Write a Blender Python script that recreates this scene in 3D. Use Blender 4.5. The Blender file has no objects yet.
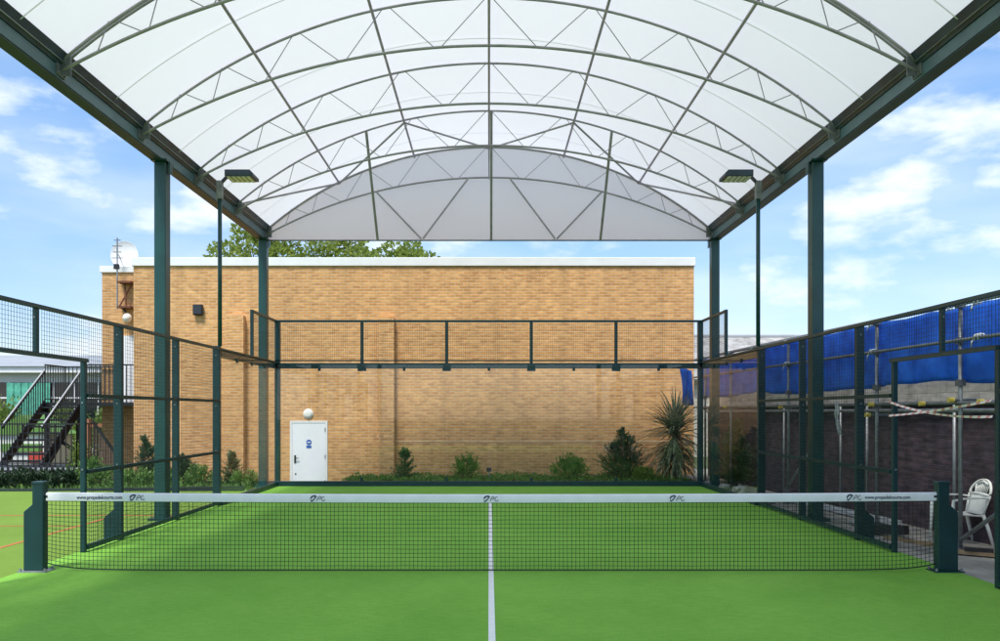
import bpy, bmesh, math, random
from mathutils import Vector, Matrix
random.seed(11)
R = math.radians
scene = bpy.context.scene
C = scene.collection

# ------------------------------------------------------------------ camera
CAM_Y, CAM_Z, F = -8.72, 1.745, 794.0
cd = bpy.data.cameras.new('camera')
cam = bpy.data.objects.new('camera', cd); C.objects.link(cam)
cam.location = (0, CAM_Y, CAM_Z); cam.rotation_euler = (R(90), 0, 0)
cd.sensor_fit = 'HORIZONTAL'; cd.sensor_width = 36; cd.lens = F/1000*36
cd.shift_x = 0.011; cd.shift_y = 0.0915
cd.clip_start = 0.05; cd.clip_end = 2000
scene.camera = cam

# ------------------------------------------------------------------ light
SUN = Vector((-0.16, -0.46, 0.90)).normalized()     # towards the sun: high, behind the camera and a little to the left
SUN_EL = math.asin(SUN.z); SUN_ROT = math.atan2(SUN.x, SUN.y)
sl = bpy.data.lights.new('sun', 'SUN'); sl.energy = 2.9; sl.angle = R(12); sl.color = (1.0, 0.95, 0.87)
so = bpy.data.objects.new('sun', sl); C.objects.link(so)
so.rotation_euler = (-SUN).to_track_quat('-Z', 'Y').to_euler()
so.location = (0, -20, 40)

w = bpy.data.worlds.new('World'); scene.world = w; w.use_nodes = True
nt = w.node_tree; nt.nodes.clear()
def wn(t, **k):
    n = nt.nodes.new(t)
    for a, b in k.items(): setattr(n, a, b)
    return n
def wl(a, b): nt.links.new(a, b)
def wmath(op, a, b=None, c=None):
    n = wn('ShaderNodeMath', operation=op)
    for i, v in enumerate((a, b, c)):
        if v is None: continue
        if isinstance(v, (int, float)): n.inputs[i].default_value = v
        else: wl(v, n.inputs[i])
    return n.outputs[0]
out = wn('ShaderNodeOutputWorld'); bg = wn('ShaderNodeBackground'); bg.inputs['Strength'].default_value = 0.135
sky = wn('ShaderNodeTexSky', sky_type='NISHITA'); sky.sun_disc = False
sky.sun_elevation = SUN_EL; sky.sun_rotation = SUN_ROT; sky.air_density = 1.0; sky.dust_density = 0.25; sky.ozone_density = 1.8
tc = wn('ShaderNodeTexCoord'); sp = wn('ShaderNodeSeparateXYZ'); wl(tc.outputs['Generated'], sp.inputs[0])
def cloud(scale, off, lo, hi, detail=10, rough=0.55):
    m = wn('ShaderNodeMapping'); m.inputs['Location'].default_value = off; m.inputs['Scale'].default_value = scale
    wl(tc.outputs['Generated'], m.inputs[0])
    n = wn('ShaderNodeTexNoise'); n.inputs['Scale'].default_value = 1.0; n.inputs['Detail'].default_value = detail
    n.inputs['Roughness'].default_value = rough; n.inputs['Distortion'].default_value = 0.0
    wl(m.outputs[0], n.inputs['Vector'])
    r = wn('ShaderNodeMapRange', interpolation_type='SMOOTHSTEP')
    r.inputs['From Min'].default_value = lo; r.inputs['From Max'].default_value = hi
    wl(n.outputs['Fac'], r.inputs['Value']); return r.outputs[0]
c1 = cloud((5.0, 5.0, 12.0), (1.3, 0.4, 0.55), 0.475, 0.665)      # heaped white clouds, flattened
c2 = cloud((2.4, 2.4, 9.0), (4.1, 2.3, 1.0), 0.40, 0.72, 5, 0.5)  # thin veil
amt = wmath('MAXIMUM', wmath('MULTIPLY', c1, 0.85), wmath('MULTIPLY', c2, 0.40))
# clear summer blue: hold the pale horizon band back a little
hz = wn('ShaderNodeMapRange', interpolation_type='SMOOTHSTEP'); wl(sp.outputs['Z'], hz.inputs['Value'])
for q_, v_ in (('From Min', -0.02), ('From Max', 0.42), ('To Min', 0.0), ('To Max', 1.0)): hz.inputs[q_].default_value = v_
tint = wn('ShaderNodeMixRGB'); wl(hz.outputs[0], tint.inputs['Fac'])
tint.inputs['Color1'].default_value = (0.68, 0.67, 0.76, 1); tint.inputs['Color2'].default_value = (0.84, 0.98, 1.06, 1)
skym = wn('ShaderNodeMixRGB', blend_type='MULTIPLY'); skym.inputs['Fac'].default_value = 1.0
wl(sky.outputs[0], skym.inputs['Color1']); wl(tint.outputs[0], skym.inputs['Color2'])
mixs = wn('ShaderNodeMixRGB'); wl(amt, mixs.inputs['Fac']); wl(skym.outputs[0], mixs.inputs['Color1'])
mixs.inputs['Color2'].default_value = (5.2, 5.5, 5.9, 1)
wl(mixs.outputs[0], bg.inputs['Color']); wl(bg.outputs[0], out.inputs['Surface'])

scene.view_settings.view_transform = 'Standard'; scene.view_settings.look = 'None'
scene.view_settings.exposure = 0.72; scene.view_settings.gamma = 1.0
scene.render.engine = 'CYCLES'
scene.cycles.max_bounces = 8; scene.cycles.transparent_max_bounces = 16
scene.cycles.diffuse_bounces = 4; scene.cycles.glossy_bounces = 3
scene.cycles.sample_clamp_indirect = 6.0

# ------------------------------------------------------------------ materials
def mat(name, col, rough=0.6, metal=0.0, vary=0.0, vscale=3.0, bump=0.0, bscale=40.0, spec=0.5, col2=None, detail=6):
    m = bpy.data.materials.new(name); m.use_nodes = True
    n = m.node_tree.nodes; l = m.node_tree.links; b = n['Principled BSDF']
    b.inputs['Base Color'].default_value = (*col, 1); b.inputs['Roughness'].default_value = rough
    b.inputs['Metallic'].default_value = metal; b.inputs['Specular IOR Level'].default_value = spec
    if vary or bump:
        t = n.new('ShaderNodeTexCoord')
    if vary:
        x = n.new('ShaderNodeTexNoise'); x.inputs['Scale'].default_value = vscale; x.inputs['Detail'].default_value = detail
        x.inputs['Roughness'].default_value = 0.6
        l.new(t.outputs['Object'], x.inputs['Vector'])
        mr = n.new('ShaderNodeMapRange'); mr.inputs['From Min'].default_value = 0.32; mr.inputs['From Max'].default_value = 0.68
        l.new(x.outputs['Fac'], mr.inputs['Value'])
        mx = n.new('ShaderNodeMixRGB'); l.new(mr.outputs[0], mx.inputs['Fac'])
        c2 = col2 or tuple(min(1, v*(1+vary)) for v in col)
        mx.inputs['Color1'].default_value = (*[v*(1-vary) for v in col], 1) if not col2 else (*col, 1)
        mx.inputs['Color2'].default_value = (*c2, 1)
        l.new(mx.outputs[0], b.inputs['Base Color'])
    if bump:
        x = n.new('ShaderNodeTexNoise'); x.inputs['Scale'].default_value = bscale; x.inputs['Detail'].default_value = 5
        l.new(t.outputs['Object'], x.inputs['Vector'])
        bp = n.new('ShaderNodeBump'); bp.inputs['Strength'].default_value = bump; bp.inputs['Distance'].default_value = 0.02
        l.new(x.outputs['Fac'], bp.inputs['Height']); l.new(bp.outputs[0], b.inputs['Normal'])
    return m

def brick_mat(name, ca, cb_, mortar, scale=1.0, stain=0.35, bias=0.0, bw=0.225, bh=0.075, ms=0.010, rough=0.85):
    m = bpy.data.materials.new(name); m.use_nodes = True
    n = m.node_tree.nodes; l = m.node_tree.links; b = n['Principled BSDF']; b.inputs['Roughness'].default_value = rough
    t = n.new('ShaderNodeTexCoord'); s = n.new('ShaderNodeSeparateXYZ'); l.new(t.outputs['Object'], s.inputs[0])
    a = n.new('ShaderNodeMath'); a.operation = 'ADD'; l.new(s.outputs['X'], a.inputs[0]); l.new(s.outputs['Y'], a.inputs[1])
    c = n.new('ShaderNodeCombineXYZ'); l.new(a.outputs[0], c.inputs[0]); l.new(s.outputs['Z'], c.inputs[1])
    k = n.new('ShaderNodeTexBrick'); l.new(c.outputs[0], k.inputs['Vector'])
    k.inputs['Scale'].default_value = 1; k.inputs['Brick Width'].default_value = bw; k.inputs['Row Height'].default_value = bh
    k.inputs['Mortar Size'].default_value = ms; k.inputs['Mortar Smooth'].default_value = 0.2; k.inputs['Bias'].default_value = bias
    k.inputs['Color1'].default_value = (*ca, 1); k.inputs['Color2'].default_value = (*cb_, 1); k.inputs['Mortar'].default_value = (*mortar, 1)
    # each brick and each few courses a little different, plus broad weather stains
    def noise(sc, det, vec=None):
        x = n.new('ShaderNodeTexNoise'); x.inputs['Scale'].default_value = sc; x.inputs['Detail'].default_value = det
        l.new(vec or c.outputs[0], x.inputs['Vector']); return x.outputs['Fac']
    def remap(v, lo, hi, a_, b_):
        r = n.new('ShaderNodeMapRange'); l.new(v, r.inputs['Value'])
        for q, z in zip(('From Min', 'From Max', 'To Min', 'To Max'), (lo, hi, a_, b_)): r.inputs[q].default_value = z
        return r.outputs[0]
    mp = n.new('ShaderNodeMapping'); mp.inputs['Scale'].default_value = (4.4, 12.5, 1); l.new(c.outputs[0], mp.inputs[0])
    f1 = remap(noise(1.0, 3, mp.outputs[0]), .3, .7, 1-stain, 1+stain*0.55)
    f2 = remap(noise(0.35, 5), .3, .7, 1-stain*0.55, 1+stain*0.35)
    m3 = n.new('ShaderNodeMapping'); m3.inputs['Scale'].default_value = (2.6, 0.22, 1); l.new(c.outputs[0], m3.inputs[0])
    f3 = remap(noise(1.0, 6, m3.outputs[0]), .48, .72, 1.0, 1-stain*0.75)      # rain streaks
    p0 = n.new('ShaderNodeMath'); p0.operation = 'MULTIPLY'; l.new(f1, p0.inputs[0]); l.new(f3, p0.inputs[1])
    pr = n.new('ShaderNodeMath'); pr.operation = 'MULTIPLY'; l.new(p0.outputs[0], pr.inputs[0]); l.new(f2, pr.inputs[1])
    mx = n.new('ShaderNodeVectorMath'); mx.operation = 'SCALE'; l.new(k.outputs['Color'], mx.inputs[0]); l.new(pr.outputs[0], mx.inputs['Scale'])
    l.new(mx.outputs[0], b.inputs['Base Color'])
    bp = n.new('ShaderNodeBump'); bp.inputs['Strength'].default_value = 0.6; bp.inputs['Distance'].default_value = 0.01; bp.invert = True
    l.new(k.outputs['Fac'], bp.inputs['Height']); l.new(bp.outputs[0], b.inputs['Normal'])
    return m

def turf_mat(name, dark, light, mow=0.0):
    m = bpy.data.materials.new(name); m.use_nodes = True
    n = m.node_tree.nodes; l = m.node_tree.links; b = n['Principled BSDF']
    b.inputs['Roughness'].default_value = 0.9; b.inputs['Specular IOR Level'].default_value = 0.15
    t = n.new('ShaderNodeTexCoord')
    def nz(sc, det, vec=None):
        x = n.new('ShaderNodeTexNoise'); x.inputs['Scale'].default_value = sc; x.inputs['Detail'].default_value = det; x.inputs['Roughness'].default_value = .65
        l.new(vec or t.outputs['Object'], x.inputs['Vector']); return x.outputs['Fac']
    mp = n.new('ShaderNodeMapping'); mp.inputs['Scale'].default_value = (1.0, 3.2, 1); l.new(t.outputs['Object'], mp.inputs[0])
    fine = nz(85, 9, mp.outputs[0]); mid = nz(9, 5, mp.outputs[0]); broad = nz(0.55, 4)
    def mad(a, k, c_):
        x = n.new('ShaderNodeMath'); x.operation = 'MULTIPLY_ADD'; l.new(a, x.inputs[0]); x.inputs[1].default_value = k
        if isinstance(c_, (int, float)): x.inputs[2].default_value = c_
        else: l.new(c_, x.inputs[2])
        return x.outputs[0]
    v = mad(fine, 3.2, mad(mid, 0.8, mad(broad, 1.0, -2.0)))
    cl = n.new('ShaderNodeClamp'); l.new(v, cl.inputs[0])
    mx = n.new('ShaderNodeMixRGB'); l.new(cl.outputs[0], mx.inputs['Fac'])
    mx.inputs['Color1'].default_value = (*dark, 1); mx.inputs['Color2'].default_value = (*light, 1)
    l.new(mx.outputs[0], b.inputs['Base Color'])
    bp = n.new('ShaderNodeBump'); bp.inputs['Strength'].default_value = 0.5; bp.inputs['Distance'].default_value = 0.012
    l.new(fine, bp.inputs['Height']); l.new(bp.outputs[0], b.inputs['Normal'])
    return m

def leaf_mat(name, dark, light, trans=0.3, scale=2.2):
    m = bpy.data.materials.new(name); m.use_nodes = True
    n = m.node_tree.nodes; l = m.node_tree.links; n.clear()
    o = n.new('ShaderNodeOutputMaterial'); d = n.new('ShaderNodeBsdfPrincipled'); d.inputs['Roughness'].default_value = 0.55
    d.inputs['Specular IOR Level'].default_value = 0.3
    tr = n.new('ShaderNodeBsdfTranslucent'); mi = n.new('ShaderNodeMixShader'); mi.inputs[0].default_value = trans
    t = n.new('ShaderNodeTexCoord'); x = n.new('ShaderNodeTexNoise'); x.inputs['Scale'].default_value = scale*3; x.inputs['Detail'].default_value = 8
    l.new(t.outputs['Object'], x.inputs['Vector'])
    r = n.new('ShaderNodeMapRange'); r.inputs['From Min'].default_value = .33; r.inputs['From Max'].default_value = .67; l.new(x.outputs['Fac'], r.inputs['Value'])
    mx = n.new('ShaderNodeMixRGB'); mx.inputs['Color1'].default_value = (*dark, 1); mx.inputs['Color2'].default_value = (*light, 1)
    l.new(r.outputs[0], mx.inputs['Fac']); l.new(mx.outputs[0], d.inputs['Base Color']); l.new(mx.outputs[0], tr.inputs['Color'])
    l.new(d.outputs[0], mi.inputs[1]); l.new(tr.outputs[0], mi.inputs[2]); l.new(mi.outputs[0], o.inputs[0])
    return m

def membrane_mat(name, col, trans, seams=True):
    m = bpy.data.materials.new(name); m.use_nodes = True
    n = m.node_tree.nodes; l = m.node_tree.links; n.clear()
    o = n.new('ShaderNodeOutputMaterial'); d = n.new('ShaderNodeBsdfDiffuse'); tr = n.new('ShaderNodeBsdfTranslucent')
    mi = n.new('ShaderNodeMixShader'); mi.inputs[0].default_value = trans
    t = n.new('ShaderNodeTexCoord'); x = n.new('ShaderNodeTexNoise'); x.inputs['Scale'].default_value = 0.5; x.inputs['Detail'].default_value = 4
    l.new(t.outputs['Object'], x.inputs['Vector'])
    mx = n.new('ShaderNodeMixRGB'); l.new(x.outputs['Fac'], mx.inputs['Fac'])
    mx.inputs['Color1'].default_value = (*[c*.945 for c in col], 1); mx.inputs['Color2'].default_value = (*col, 1)
    l.new(mx.outputs[0], d.inputs['Color']); l.new(mx.outputs[0], tr.inputs['Color'])
    l.new(d.outputs[0], mi.inputs[1]); l.new(tr.outputs[0], mi.inputs[2]); l.new(mi.outputs[0], o.inputs[0])
    return m

def glass_mat(name, tint):
    m = bpy.data.materials.new(name); m.use_nodes = True
    n = m.node_tree.nodes; l = m.node_tree.links; n.clear()
    o = n.new('ShaderNodeOutputMaterial'); tr = n.new('ShaderNodeBsdfTransparent'); tr.inputs[0].default_value = (*tint, 1)
    g = n.new('ShaderNodeBsdfGlossy'); g.inputs['Roughness'].default_value = 0.01; g.inputs[0].default_value = (.95, .95, .95, 1)
    lw = n.new('ShaderNodeLayerWeight'); lw.inputs['Blend'].default_value = 0.5
    p = n.new('ShaderNodeMath'); p.operation = 'POWER'; l.new(lw.outputs['Facing'], p.inputs[0]); p.inputs[1].default_value = 5
    q = n.new('ShaderNodeMath'); q.operation = 'MULTIPLY_ADD'; l.new(p.outputs[0], q.inputs[0]); q.inputs[1].default_value = .38; q.inputs[2].default_value = .03
    mi = n.new('ShaderNodeMixShader'); l.new(q.outputs[0], mi.inputs[0]); l.new(tr.outputs[0], mi.inputs[1]); l.new(g.outputs[0], mi.inputs[2])
    l.new(mi.outputs[0], o.inputs[0]); return m

M = {}
M['turf'] = turf_mat('court_turf', (.120, .330, .036), (.300, .590, .098))
M['turf_out'] = turf_mat('outer_turf', (.12, .22, .03), (.21, .33, .06))
M['line'] = mat('line_white', (.86, .86, .85), .8, vary=.06, vscale=20)
M['redline'] = mat('line_orange', (.50, .14, .05), .85, vary=.2, vscale=15)
M['green'] = mat('green_paint', (.004, .040, .046), .42, vary=.18, vscale=4)
M['green_wire'] = mat('green_wire', (.006, .030, .028), .5)
M['teal'] = mat('canopy_paint', (.008, .058, .056), .36, vary=.18, vscale=2.5)
M['teal2'] = mat('beam_paint', (.070, .140, .165), .40, vary=.22, vscale=2.0)
M['soffit_shade'] = mat('soffit_shade_paint', (.026, .038, .062), .5, vary=.3, vscale=2)  # shade under the eave beams, put into a darker colour
M['gutter'] = mat('gutter_dark', (.028, .052, .080), .45, vary=.4, vscale=3)
M['chord'] = mat('truss_paint', (.34, .32, .355), .42, vary=.2, vscale=4)
M['galv'] = mat('galvanised', (.27, .29, .30), .5, metal=.45, vary=.25, vscale=9)
M['galv_dull'] = mat('galvanised_dull', (.20, .22, .23), .5, metal=.6, vary=.3, vscale=7)
M['membrane'] = membrane_mat('membrane', (.945, .918, .935), .44)
M['gable'] = membrane_mat('gable_sheet', (.97, .955, .97), .68)
M['seam'] = membrane_mat('membrane_seam', (.80, .82, .82), .38)
M['glass'] = glass_mat('court_glass', (.955, .968, .962))
M['cord'] = mat('net_cord', (.010, .022, .020), .8)
M['band'] = mat('net_band', (.82, .82, .86), .7, vary=.05, vscale=5)
M['ink'] = mat('print_ink', (.045, .055, .12), .7)
M['inkgrey'] = mat('print_grey', (.20, .20, .24), .7)
M['brick'] = brick_mat('buff_brick', (.77, .410, .150), (.58, .270, .088), (.66, .45, .26), stain=.22, bw=.23, bh=.080, ms=.012)
M['darkbrick'] = brick_mat('dark_brick', (.060, .042, .062), (.095, .060, .074), (.078, .062, .076), stain=.6)
M['block'] = brick_mat('grey_block', (.64, .59, .50), (.55, .50, .42), (.40, .37, .32), stain=.3, bw=.45, bh=.225, ms=.008)
M['palecourse'] = mat('pale_course', (.74, .52, .30), .85, vary=.25, vscale=4)
M['coping'] = mat('white_coping', (.78, .78, .77), .6, vary=.06, vscale=2)
M['door'] = mat('white_door', (.82, .83, .86), .45, vary=.03, vscale=1.5)
M['blue'] = mat('sign_blue', (.02, .10, .42), .5)
M['white'] = mat('white_plastic', (.80, .80, .76), .42, vary=.05, vscale=6)
M['lamp'] = mat('opal_lamp', (.82, .81, .76), .35)
M['black'] = mat('black_metal', (.014, .014, .017), .45, vary=.3, vscale=8)
M['rust'] = mat('rusty_steel', (.16, .06, .03), .8, vary=.5, vscale=18)
M['handrail'] = mat('pale_handrail', (.40, .41, .42), .5, metal=.2)
M['dish'] = mat('dish_white', (.80, .78, .80), .5, vary=.04)
M['tarp'] = mat('blue_tarp', (.065, .29, .97), .5, vary=.30, vscale=3.2, bump=.35, bscale=7)
def translucent(m, k):
    n = m.node_tree.nodes; l = m.node_tree.links; b = n['Principled BSDF']; o = n['Material Output']
    tr = n.new('ShaderNodeBsdfTranslucent'); mi = n.new('ShaderNodeMixShader'); mi.inputs[0].default_value = k
    src = b.inputs['Base Color'].links[0].from_socket; l.new(src, tr.inputs['Color'])
    l.new(b.outputs[0], mi.inputs[1]); l.new(tr.outputs[0], mi.inputs[2]); l.new(mi.outputs[0], o.inputs['Surface'])
translucent(M['tarp'], .68)
M['yellow'] = mat('yellow_cap', (.72, .55, .10), .5)
def stripe_mat(name, ca, cb_, pitch, duty):
    m = bpy.data.materials.new(name); m.use_nodes = True; n = m.node_tree.nodes; l = m.node_tree.links; b = n['Principled BSDF']; b.inputs['Roughness'].default_value = .5
    t = n.new('ShaderNodeTexCoord'); p = n.new('ShaderNodeSeparateXYZ'); l.new(t.outputs['Object'], p.inputs[0])
    a = n.new('ShaderNodeMath'); a.operation = 'ADD'; l.new(p.outputs['Y'], a.inputs[0]); l.new(p.outputs['Z'], a.inputs[1])
    d = n.new('ShaderNodeMath'); d.operation = 'PINGPONG'; l.new(a.outputs[0], d.inputs[0]); d.inputs[1].default_value = pitch
    g = n.new('ShaderNodeMath'); g.operation = 'GREATER_THAN'; l.new(d.outputs[0], g.inputs[0]); g.inputs[1].default_value = pitch*duty
    x = n.new('ShaderNodeMixRGB'); l.new(g.outputs[0], x.inputs['Fac']); x.inputs['Color1'].default_value = (*ca, 1); x.inputs['Color2'].default_value = (*cb_, 1)
    l.new(x.outputs[0], b.inputs['Base Color']); return m
M['tape'] = stripe_mat('barrier_tape', (.82, .72, .71), (.66, .26, .25), .07, .62)
M['paving'] = mat('paving', (.34, .32, .28), .9, vary=.40, vscale=1.6, bump=.4, bscale=25)
M['ground'] = mat('earth_grass', (.045, .075, .022), .95, vary=.4, vscale=.5, col2=(.10, .12, .045))
M['soil'] = mat('soil', (.05, .035, .022), .95, vary=.4, vscale=6, bump=.5)
M['kerb'] = mat('edging', (.018, .035, .028), .7, vary=.3, vscale=3)
M['rubble'] = mat('rubble', (.42, .41, .38), .9, vary=.25, vscale=6, bump=.5)
M['timber'] = mat('timber', (.33, .23, .13), .8, vary=.35, vscale=7)
M['darkwood'] = mat('dark_timber', (.028, .025, .026), .7, vary=.4, vscale=7)
M['bark'] = mat('bark', (.10, .07, .045), .9, vary=.4, vscale=8)
M['render'] = mat('white_render', (.62, .63, .60), .8, vary=.06, vscale=1)
M['roofgrey'] = mat('grey_roof', (.33, .35, .37), .6, vary=.1, vscale=1)
M['window'] = mat('dark_glass', (.012, .016, .020), .08, spec=.6)
M['curtain'] = mat('green_curtain', (.10, .42, .30), .7, vary=.25, vscale=4)
M['wood_slat'] = mat('brown_slats', (.13, .085, .06), .7, vary=.25, vscale=6)
M['play_green'] = mat('play_green', (.12, .26, .05), .6)
M['play_red'] = mat('play_red', (.45, .05, .03), .6)
M['play_orange'] = mat('play_orange', (.34, .14, .07), .6)
M['oldroof'] = mat('weathered_roof', (.20, .19, .18), .85, vary=.22, vscale=2.2, col2=(.46, .45, .43), detail=10)
M['paper'] = mat('pale_sheet', (.55, .58, .60), .7, vary=.2, vscale=9)
M['leaf_tree'] = leaf_mat('tree_leaf', (.15, .22, .035), (.38, .46, .10), .5)
M['leaf_mid'] = leaf_mat('shrub_leaf', (.065, .16, .036), (.24, .40, .10), .38)
M['leaf_bright'] = leaf_mat('bright_leaf', (.10, .18, .03), (.26, .34, .08), .3)
M['leaf_con'] = leaf_mat('conifer_leaf', (.035, .085, .042), (.13, .23, .11), .25)
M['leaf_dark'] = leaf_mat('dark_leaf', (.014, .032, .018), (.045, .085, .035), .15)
M['leaf_sword'] = leaf_mat('sword_leaf', (.045, .080, .040), (.42, .46, .27), .1, 4.0)

# ------------------------------------------------------------------ mesh helpers
class MB:
    def __init__(self): self.v = []; self.f = []
    def add(self, vs, fs):
        o = len(self.v); self.v += [tuple(p) for p in vs]; self.f += [tuple(i+o for i in f) for f in fs]
    def box(self, x0, x1, y0, y1, z0, z1):
        self.add([(x0,y0,z0),(x1,y0,z0),(x1,y1,z0),(x0,y1,z0),(x0,y0,z1),(x1,y0,z1),(x1,y1,z1),(x0,y1,z1)],
                 [(0,3,2,1),(4,5,6,7),(0,1,5,4),(1,2,6,5),(2,3,7,6),(3,0,4,7)]); return self
    def tube(self, pts, r, n=6, cap=True):
        pts = [Vector(p) for p in pts]; rings = []
        for i, p in enumerate(pts):
            t = (pts[min(i+1, len(pts)-1)] - pts[max(i-1, 0)]).normalized()
            u = t.cross(Vector((0,0,1)) if abs(t.z) < .95 else Vector((0,1,0))).normalized(); q = t.cross(u)
            rr = r[i] if isinstance(r, (list, tuple)) else r
            rings.append([p + (u*math.cos(2*math.pi*(k+.5)/n) + q*math.sin(2*math.pi*(k+.5)/n))*rr for k in range(n)])
        vs = [v for g in rings for v in g]; fs = []
        for i in range(len(pts)-1):
            for k in range(n):
                a = i*n+k; b = i*n+(k+1) % n; fs.append((a, b, b+n, a+n))
        if cap: fs.append(tuple(range(n-1, -1, -1))); fs.append(tuple(range((len(pts)-1)*n, len(pts)*n)))
        self.add(vs, fs); return self
    def bar(self, a, b, w, h):      # rectangular bar from a to b, w sideways, h up
        a = Vector(a); b = Vector(b); t = (b-a).normalized()
        up = Vector((0,0,1)) if abs(t.z) < .98 else Vector((0,1,0))
        u = t.cross(up).normalized(); q = u.cross(t)
        vs = [p + u*sx*w/2 + q*sz*h/2 for p in (a, b) for sx, sz in ((-1,-1),(1,-1),(1,1),(-1,1))]
        self.add(vs, [(0,1,2,3),(7,6,5,4),(0,4,5,1),(1,5,6,2),(2,6,7,3),(3,7,4,0)]); return self
    def prism(self, poly, axis, a, b):   # poly in the two other axes (order x,y,z without axis)
        n = len(poly); vs = []
        for t in (a, b):
            for (p, q) in poly:
                vs.append((t, p, q) if axis == 'x' else (p, t, q) if axis == 'y' else (p, q, t))
        self.add(vs, [tuple(range(n)), tuple(range(2*n-1, n-1, -1))] + [(i, i+n, (i+1) % n+n, (i+1) % n) for i in range(n)]); return self
    def lathe(self, prof, c, axis='z', n=20):
        vs = []; fs = []
        for (r, h) in prof:
            for k in range(n):
                a = 2*math.pi*k/n; x, y = r*math.cos(a), r*math.sin(a)
                vs.append((c[0]+x, c[1]+y, c[2]+h) if axis == 'z' else (c[0]+x, c[1]+h, c[2]+y))
        for i in range(len(prof)-1):
            for k in range(n):
                fs.append((i*n+k, i*n+(k+1) % n, (i+1)*n+(k+1) % n, (i+1)*n+k))
        self.add(vs, fs); return self
    def each(self, name, m, parent=None, **k):      # every connected piece becomes an object of its own
        rt = list(range(len(self.v)))
        def fd(a):
            while rt[a] != a: rt[a] = rt[rt[a]]; a = rt[a]
            return a
        for f in self.f:
            for i in f[1:]: rt[fd(i)] = fd(f[0])
        g = {}
        for f in self.f: g.setdefault(fd(f[0]), []).append(f)
        out_ = []
        for fs in g.values():
            ids = sorted({i for f in fs for i in f}); mp = {a: b for b, a in enumerate(ids)}
            q = MB(); q.add([self.v[i] for i in ids], [tuple(mp[i] for i in f) for f in fs]); out_.append(q.build(name, m, parent, **k))
        return out_
    def build(self, name, m, parent=None, bevel=0, smooth=False, loc=None):
        me = bpy.data.meshes.new(name); me.from_pydata(self.v, [], self.f); me.update()
        bm = bmesh.new(); bm.from_mesh(me); bmesh.ops.recalc_face_normals(bm, faces=bm.faces)
        if bevel: bmesh.ops.bevel(bm, geom=bm.edges[:], offset=bevel, segments=1, affect='EDGES')
        bm.to_mesh(me); bm.free()
        if smooth:
            for p in me.polygons: p.use_smooth = True
        o = bpy.data.objects.new(name, me); C.objects.link(o); me.materials.append(M[m])
        if parent:
            o.parent = parent
            if loc is None:     # vertices are given in world space: undo the parent's offset
                o.matrix_parent_inverse = parent_matrix(parent).inverted()
        if loc is not None: o.location = loc
        return o
def parent_matrix(p):
    m = p.matrix_basis.copy()
    if p.parent: m = parent_matrix(p.parent) @ p.matrix_parent_inverse @ m
    return m
def tag(o, label=None, cat=None, group=None, kind=None):
    for k, v in (('label', label), ('category', cat), ('group', group), ('kind', kind)):
        if v: o[k] = v
    return o
def thing(name, loc, label, cat, group=None, rz=0):
    o = bpy.data.objects.new(name, None); C.objects.link(o); o.location = loc; o.rotation_euler = (0, 0, rz); o.empty_display_size = .2
    return tag(o, label, cat, group)
def struct(name, mb, m, **k): return tag(mb.build(name, m, **k), kind='structure')
def quad_sheet(mb, x0, x1, y0, y1, z): mb.add([(x0,y0,z),(x1,y0,z),(x1,y1,z),(x0,y1,z)], [(0,1,2,3)]); return mb
def rect_grid(mb, plane, c, a0, a1, z0, z1, step, t, zf=None):
    """welded wire: plane 'x' runs along y at x=c, plane 'y' runs along x at y=c"""
    n = max(1, round((a1-a0)/step)); h = max(1, round((z1-z0)/step)); t2 = t/2
    for i in range(n+1):
        a = a0+(a1-a0)*i/n
        if plane == 'x': mb.box(c-t2, c+t2, a-t2, a+t2, z0, z1)
        else: mb.box(a-t2, a+t2, c-t2, c+t2, z0, z1)
    for j in range(h+1):
        z = z0+(z1-z0)*j/h
        if plane == 'x': mb.box(c-t*1.5, c-t2, a0, a1, z-t2, z+t2)
        else: mb.box(a0, a1, c-t*1.5, c-t2, z-t2, z+t2)
    return mb

# ------------------------------------------------------------------ ground
struct('ground', quad_sheet(MB(), -400, 400, -200, 900, -.52), 'ground')
court = MB().box(-5.13, 5.13, -13, 10.22, -.6, 0)
struct('court_turf', court, 'turf')
outer = MB().box(-40, -5.134, -13, 8.85, -.6, -.006)
struct('outer_turf', outer, 'turf_out')
struct('pavement', MB().box(5.134, 8.5, -13, 16, -.6, -.02), 'paving')
struct('verge', MB().box(-40, -5.6, 8.95, 16.5, -.6, -.25), 'ground')
struct('planting_bed', MB().box(-3.65, 5.12, 10.34, 12.6, -.6, .0), 'soil')
struct('planting_bed', MB().box(-9.8, -5.62, 10.34, 12.6, -.6, -.1), 'soil')
# painted lines
def flat(x0, x1, y0, y1, z): return quad_sheet(MB(), x0, x1, y0, y1, z)
struct('centre_line', flat(-.005, .050, -7.2, 7.2, .004), 'line')
struct('service_line', flat(-4.98, 4.98, 6.93, 6.98, .008), 'line')
struct('service_line', flat(-4.98, 4.98, -6.98, -6.93, .008), 'line')
struct('sports_line', flat(-6.33, -6.27, -12, 4.62, -.002), 'redline')
struct('sports_line', flat(-20, -5.3, 4.68, 4.74, -.002), 'redline')
struct('sports_line', flat(-20, -6.40, 3.44, 3.49, -.002), 'redline')
kb = MB()
kpts = [(-40, 8.72), (-12, 8.80), (-9.6, 8.86), (-7.5, 9.15), (-5.6, 9.5)]
for a, b in zip(kpts[:-1], kpts[1:]): kb.bar((*a, .0), (*b, .0), .10, .10)
struct('kerb', kb, 'kerb')

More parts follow.
